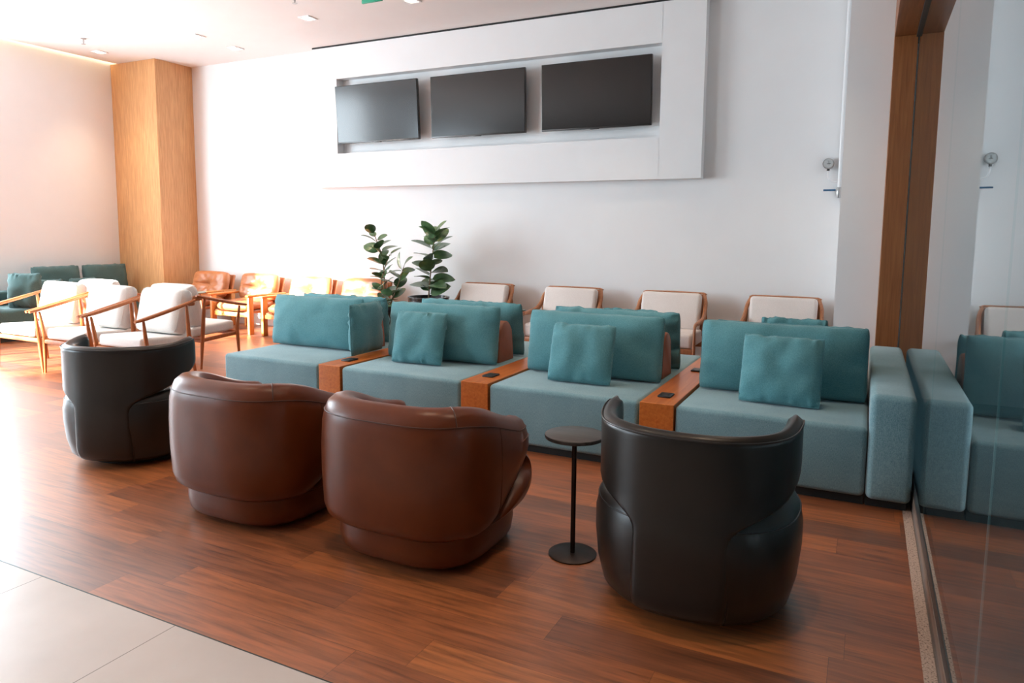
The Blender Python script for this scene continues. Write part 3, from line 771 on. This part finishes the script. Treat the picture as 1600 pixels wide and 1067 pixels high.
# ------------------------------------------------------------------ white lounge chairs
def lounge_chair(label, loc, rz):
    """faces local -Y"""
    t = thing('lounge_chair', label, 'armchair', loc, rz, 'white cushioned lounge chairs with slim wooden arms')
    for s in (-1, 1):
        x = s*.375
        b = B(); tube(b, [(x+s*.03, -.37, 0), (x+s*.01, -.372, .25), (x, -.374, .40), (x+s*.005, -.39, .52), (x+s*.012, -.405, .645)], [.011, .019, .021, .018, .012], 10, upv=(0, 1, 0)); build('front_leg', b, M['chairwood'], t)
        b = B(); tube(b, [(x+s*.02, .15, 0), (x+s*.005, .115, .25), (x, .095, .40), (x+s*.005, .08, .60), (x+s*.012, .065, .765)], [.012, .020, .023, .019, .013], 10, upv=(0, 1, 0)); build('rear_leg', b, M['chairwood'], t)
        b = B(); p = bez([(x+s*.02, -.50, .648), (x+s*.02, -.35, .675), (x+s*.018, -.05, .742), (x+s*.01, .17, .798)], 18); n_ = len(p)
        tube(b, p, [.013+.006*math.sin(PI*i/(n_-1)) for i in range(n_)], 10, rx=[.016+.006*math.sin(PI*i/(n_-1)) for i in range(n_)]); build('armrest', b, M['chairwood'], t)
        b = B(); tube(b, [(x*.97, -.37, .335), (x*.97, .10, .305)], .022, 8, rx=.013); build('side_rail', b, M['chairwood'], t)
    b = B(); tube(b, [(-.37, -.375, .335), (.37, -.375, .335)], .024, 8, rx=.013); build('front_rail', b, M['chairwood'], t)
    b = B(); tube(b, [(-.37, .10, .30), (.37, .10, .30)], .022, 8, rx=.013); build('rear_rail', b, M['chairwood'], t)
    b = B(); tube(b, bez([(-.38, .10, .77), (-.3, .20, .77), (.3, .20, .77), (.38, .10, .77)], 18), .026, 8, rx=.011); tube(b, [(-.37, .095, .33), (.37, .095, .33)], .02, 8, rx=.01); build('back_rail', b, M['chairwood'], t)
    mt = Matrix.Translation((0, -.09, .405)) @ Matrix.Rotation(-.055, 4, 'X')
    b = B(); box(b, -.315, .315, -.30, .27, -.055, .055, .028, 4, mt); sc_ = build('seat_cushion', b, M['white'], t, 50)
    mb = Matrix.Translation((0, .055, .455)) @ Matrix.Rotation(-.24, 4, 'X')
    bm_, rim = cushion_bm(.62, .46, .20, 3, wr=.5, power=8, ear=.0, nu=24, nv=18)
    bm_.transform(mb); bc = build('back_cushion', bm_, M['white'], t, 60)
    b = B()
    for yy in (-.062, .062):
        q = []
        for (ux, uz) in [(math.cos(k*PI/24), math.sin(k*PI/24)) for k in range(48)]:
            kk = (abs(ux)**9+abs(uz)**9)**(-1/9); q.append(mb @ Vector((.302*ux*kk, yy, .23+.222*uz*kk)))
        tube(b, q+[q[0]], .003, 5)
    build('piping', b, M['white'], bc)
    return t
l0 = lounge_chair('white lounge chair closest behind the charcoal tub chair, facing the camera', (-6.37, 4.74, 0), 0)
dup(l0, (-7.21, 4.74, 0), 0, 'white lounge chair in the middle of the three facing the camera')
dup(l0, (-8.06, 4.74, 0), 0, 'white lounge chair in blazing sun at the left picture edge')
dup(l0, (-6.76, 5.42, 0), PI, 'white lounge chair turned to the back wall, its arm before the leather chairs')
dup(l0, (-8.04, 5.42, 0), PI, 'white lounge chair turned to the back wall, before the dark teal sofa')

# ------------------------------------------------------------------ dark teal sofa on the left wall
t = thing('corner_sofa', 'dark teal sofa standing along the left wall beside the timber column', 'sofa', (-10.5, 6.0, 0))
b = B(); box(b, -.44, .44, -1.25, 1.5, .07, .42, .04, 4); build('seat', b, M['darkteal'], t, 50)
b = B(); box(b, -.47, -.30, -1.25, 1.5, .40, .62, .04, 4); build('backrest', b, M['darkteal'], t, 50)
b = B(); box(b, -.40, .40, -1.2, 1.45, 0, .08); build('plinth', b, M['plinth'], t, 0)
pillow('sofa_cushion', 'dark teal back cushion against the left wall, beside the timber column', (-10.60, 7.09, .425), .72, .53, .16, .10, PI/2, 'darkteal', 21, 'dark teal sofa cushions', 1.2)
pillow('sofa_cushion', 'dark teal back cushion against the left wall, middle of the sofa', (-10.60, 6.34, .425), .70, .53, .16, .10, PI/2, 'darkteal', 22, 'dark teal sofa cushions', 1.2)
pillow('sofa_cushion', 'tall crumpled dark teal cushion catching sun at its left side', (-10.16, 5.62, .425), .42, .47, .20, .05, .55, 'darkteal', 23, 'dark teal sofa cushions', 2.5)
pillow('small_sofa_cushion', 'small dark teal cushion lying behind the leftmost white chair', (-10.29, 6.03, .425), .40, .36, .14, .2, PI/2-.2, 'darkteal', 24, 'small dark teal sofa cushions', 1.6)
pillow('small_sofa_cushion', 'small dark teal cushion half hidden behind the white chair backs', (-10.28, 6.55, .425), .42, .36, .14, .2, PI/2+.1, 'darkteal', 25, 'small dark teal sofa cushions', 1.6)
pillow('small_sofa_cushion', 'dark teal cushion cut off by the left picture edge', (-10.30, 5.10, .425), .50, .40, .16, .15, PI/2, 'darkteal', 26, 'small dark teal sofa cushions', 1.2)
t = thing('wooden_side_table', 'low amber wooden table cut off by the left picture edge', 'side table', (-9.76, 4.55, 0))
b = B(); box(b, -.25, .25, -.25, .25, .47, .50, .008, 2); build('tabletop', b, M['goldwood'], t)
for sx in (-1, 1):
    for sy in (-1, 1):
        b = B(); box(b, sx*.21-.02, sx*.21+.02, sy*.21-.02, sy*.21+.02, 0, .47, .004); build('leg', b, M['goldwood'], t)

# ------------------------------------------------------------------ rubber plants
def leaf(bm, base, direction, L_, W_, curl, up):
    d = direction.normalized(); s = d.cross(up)
    if s.length < .1: s = d.cross(Vector((1, 0, 0)))
    s.normalize(); n = s.cross(d).normalized()
    k = 9; rows = []
    for i in range(k+1):
        u = i/k; ww = W_/2*math.sin(PI*min(1, u**.85*.98+.01))**.62 if 0 < i < k else .002
        p = base+d*L_*(.10+.9*u)-n*curl*L_*u*u
        rows.append([p-s*ww+n*ww*.16, p+n*.0, p+s*ww+n*ww*.16])
    th = n*.0012
    top = [[bm.verts.new(q+th) for q in r] for r in rows]; bot = [[bm.verts.new(q-th) for q in r] for r in rows]
    for a, b_, fl in ((top[:-1], top[1:], 0), (bot[:-1], bot[1:], 1)):
        for r0, r1 in zip(a, b_):
            for j in (0, 1):
                f = (r0[j], r0[j+1], r1[j+1], r1[j]); bm.faces.new(f if not fl else f[::-1])
    for i in range(k):
        for j, q in ((0, 0), (2, 2)): bm.faces.new((top[i][j], top[i+1][j], bot[i+1][j], bot[i][j]))
    for r in (0, k):
        for j in (0, 1): bm.faces.new((top[r][j], top[r][j+1], bot[r][j+1], bot[r][j]))
    # petiole
    tube(bm, [base, base+d*L_*.12], .003, 5)
def plant(label, loc, rim, potr, stems, seed):
    rnd = random.Random(seed)
    t = thing('potted_rubber_plant', label, 'potted plant', loc, 0, 'rubber plants between the armchairs')
    b = B(); lathe(b, [(potr*.72, 0), (potr*.80, .03), (potr*.97, rim*.6), (potr, rim-.03), (potr+.008, rim-.02), (potr+.008, rim), (potr-.02, rim), (potr-.03, rim-.04)], 40); p = build('pot', b, M['pot'], t)
    b = B(); lathe(b, [(potr-.035, rim-.10), (potr-.035, rim-.045)], 32); build('soil', b, M['soil'], p)
    sb = B(); fb = B()
    for pts, n, big in stems:
        path = bez(pts, 24); k = len(path)
        tube(sb, path, [.011-.006*i/(k-1) for i in range(k)], 8, upv=(1, 0, 0))
        for i in range(n):
            u = .16+.84*(i/(n-1))**.95; q = path[min(k-1, int(u*(k-1)))]
            ang = i*2.399+rnd.uniform(-.4, .4); el = rnd.uniform(-.1, .65)+.55*u
            d = Vector((math.cos(ang)*math.cos(el), math.sin(ang)*math.cos(el), math.sin(el)))
            s = big*rnd.uniform(.8, 1.15)*(1-.25*max(0, u-.75)*4*.6)
            leaf(fb, q, d, s, s*rnd.uniform(.52, .68), rnd.uniform(.05, .35), Vector((rnd.uniform(-.6, .6), rnd.uniform(-.9, .2), 1)))
    build('stem', sb, M['stem'], t); build('foliage', fb, M['leaf'], t, 80)
    return t
plant('taller upright rubber plant in a black pot, right of the pair', (-5.05, 7.72, 0), .665, .265,
      [([(0, 0, .60), (.02, 0, .85), (.07, -.01, 1.2), (.12, -.02, 1.50)], 30, .28)], 5)
plant('looser leaning rubber plant, left of the pair beside the leather armchair', (-5.60, 7.55, 0), .50, .20,
      [([(0, 0, .45), (-.02, 0, .8), (-.05, 0, 1.15), (-.16, -.02, 1.46)], 24, .235), ([(.0, 0, .45), (.10, 0, .62), (.22, -.02, .84), (.30, -.02, 1.05)], 14, .24), ([(-.03, 0, .45), (-.06, 0, .62), (-.02, -.05, .90), (.10, -.05, 1.20)], 12, .20)], 9)
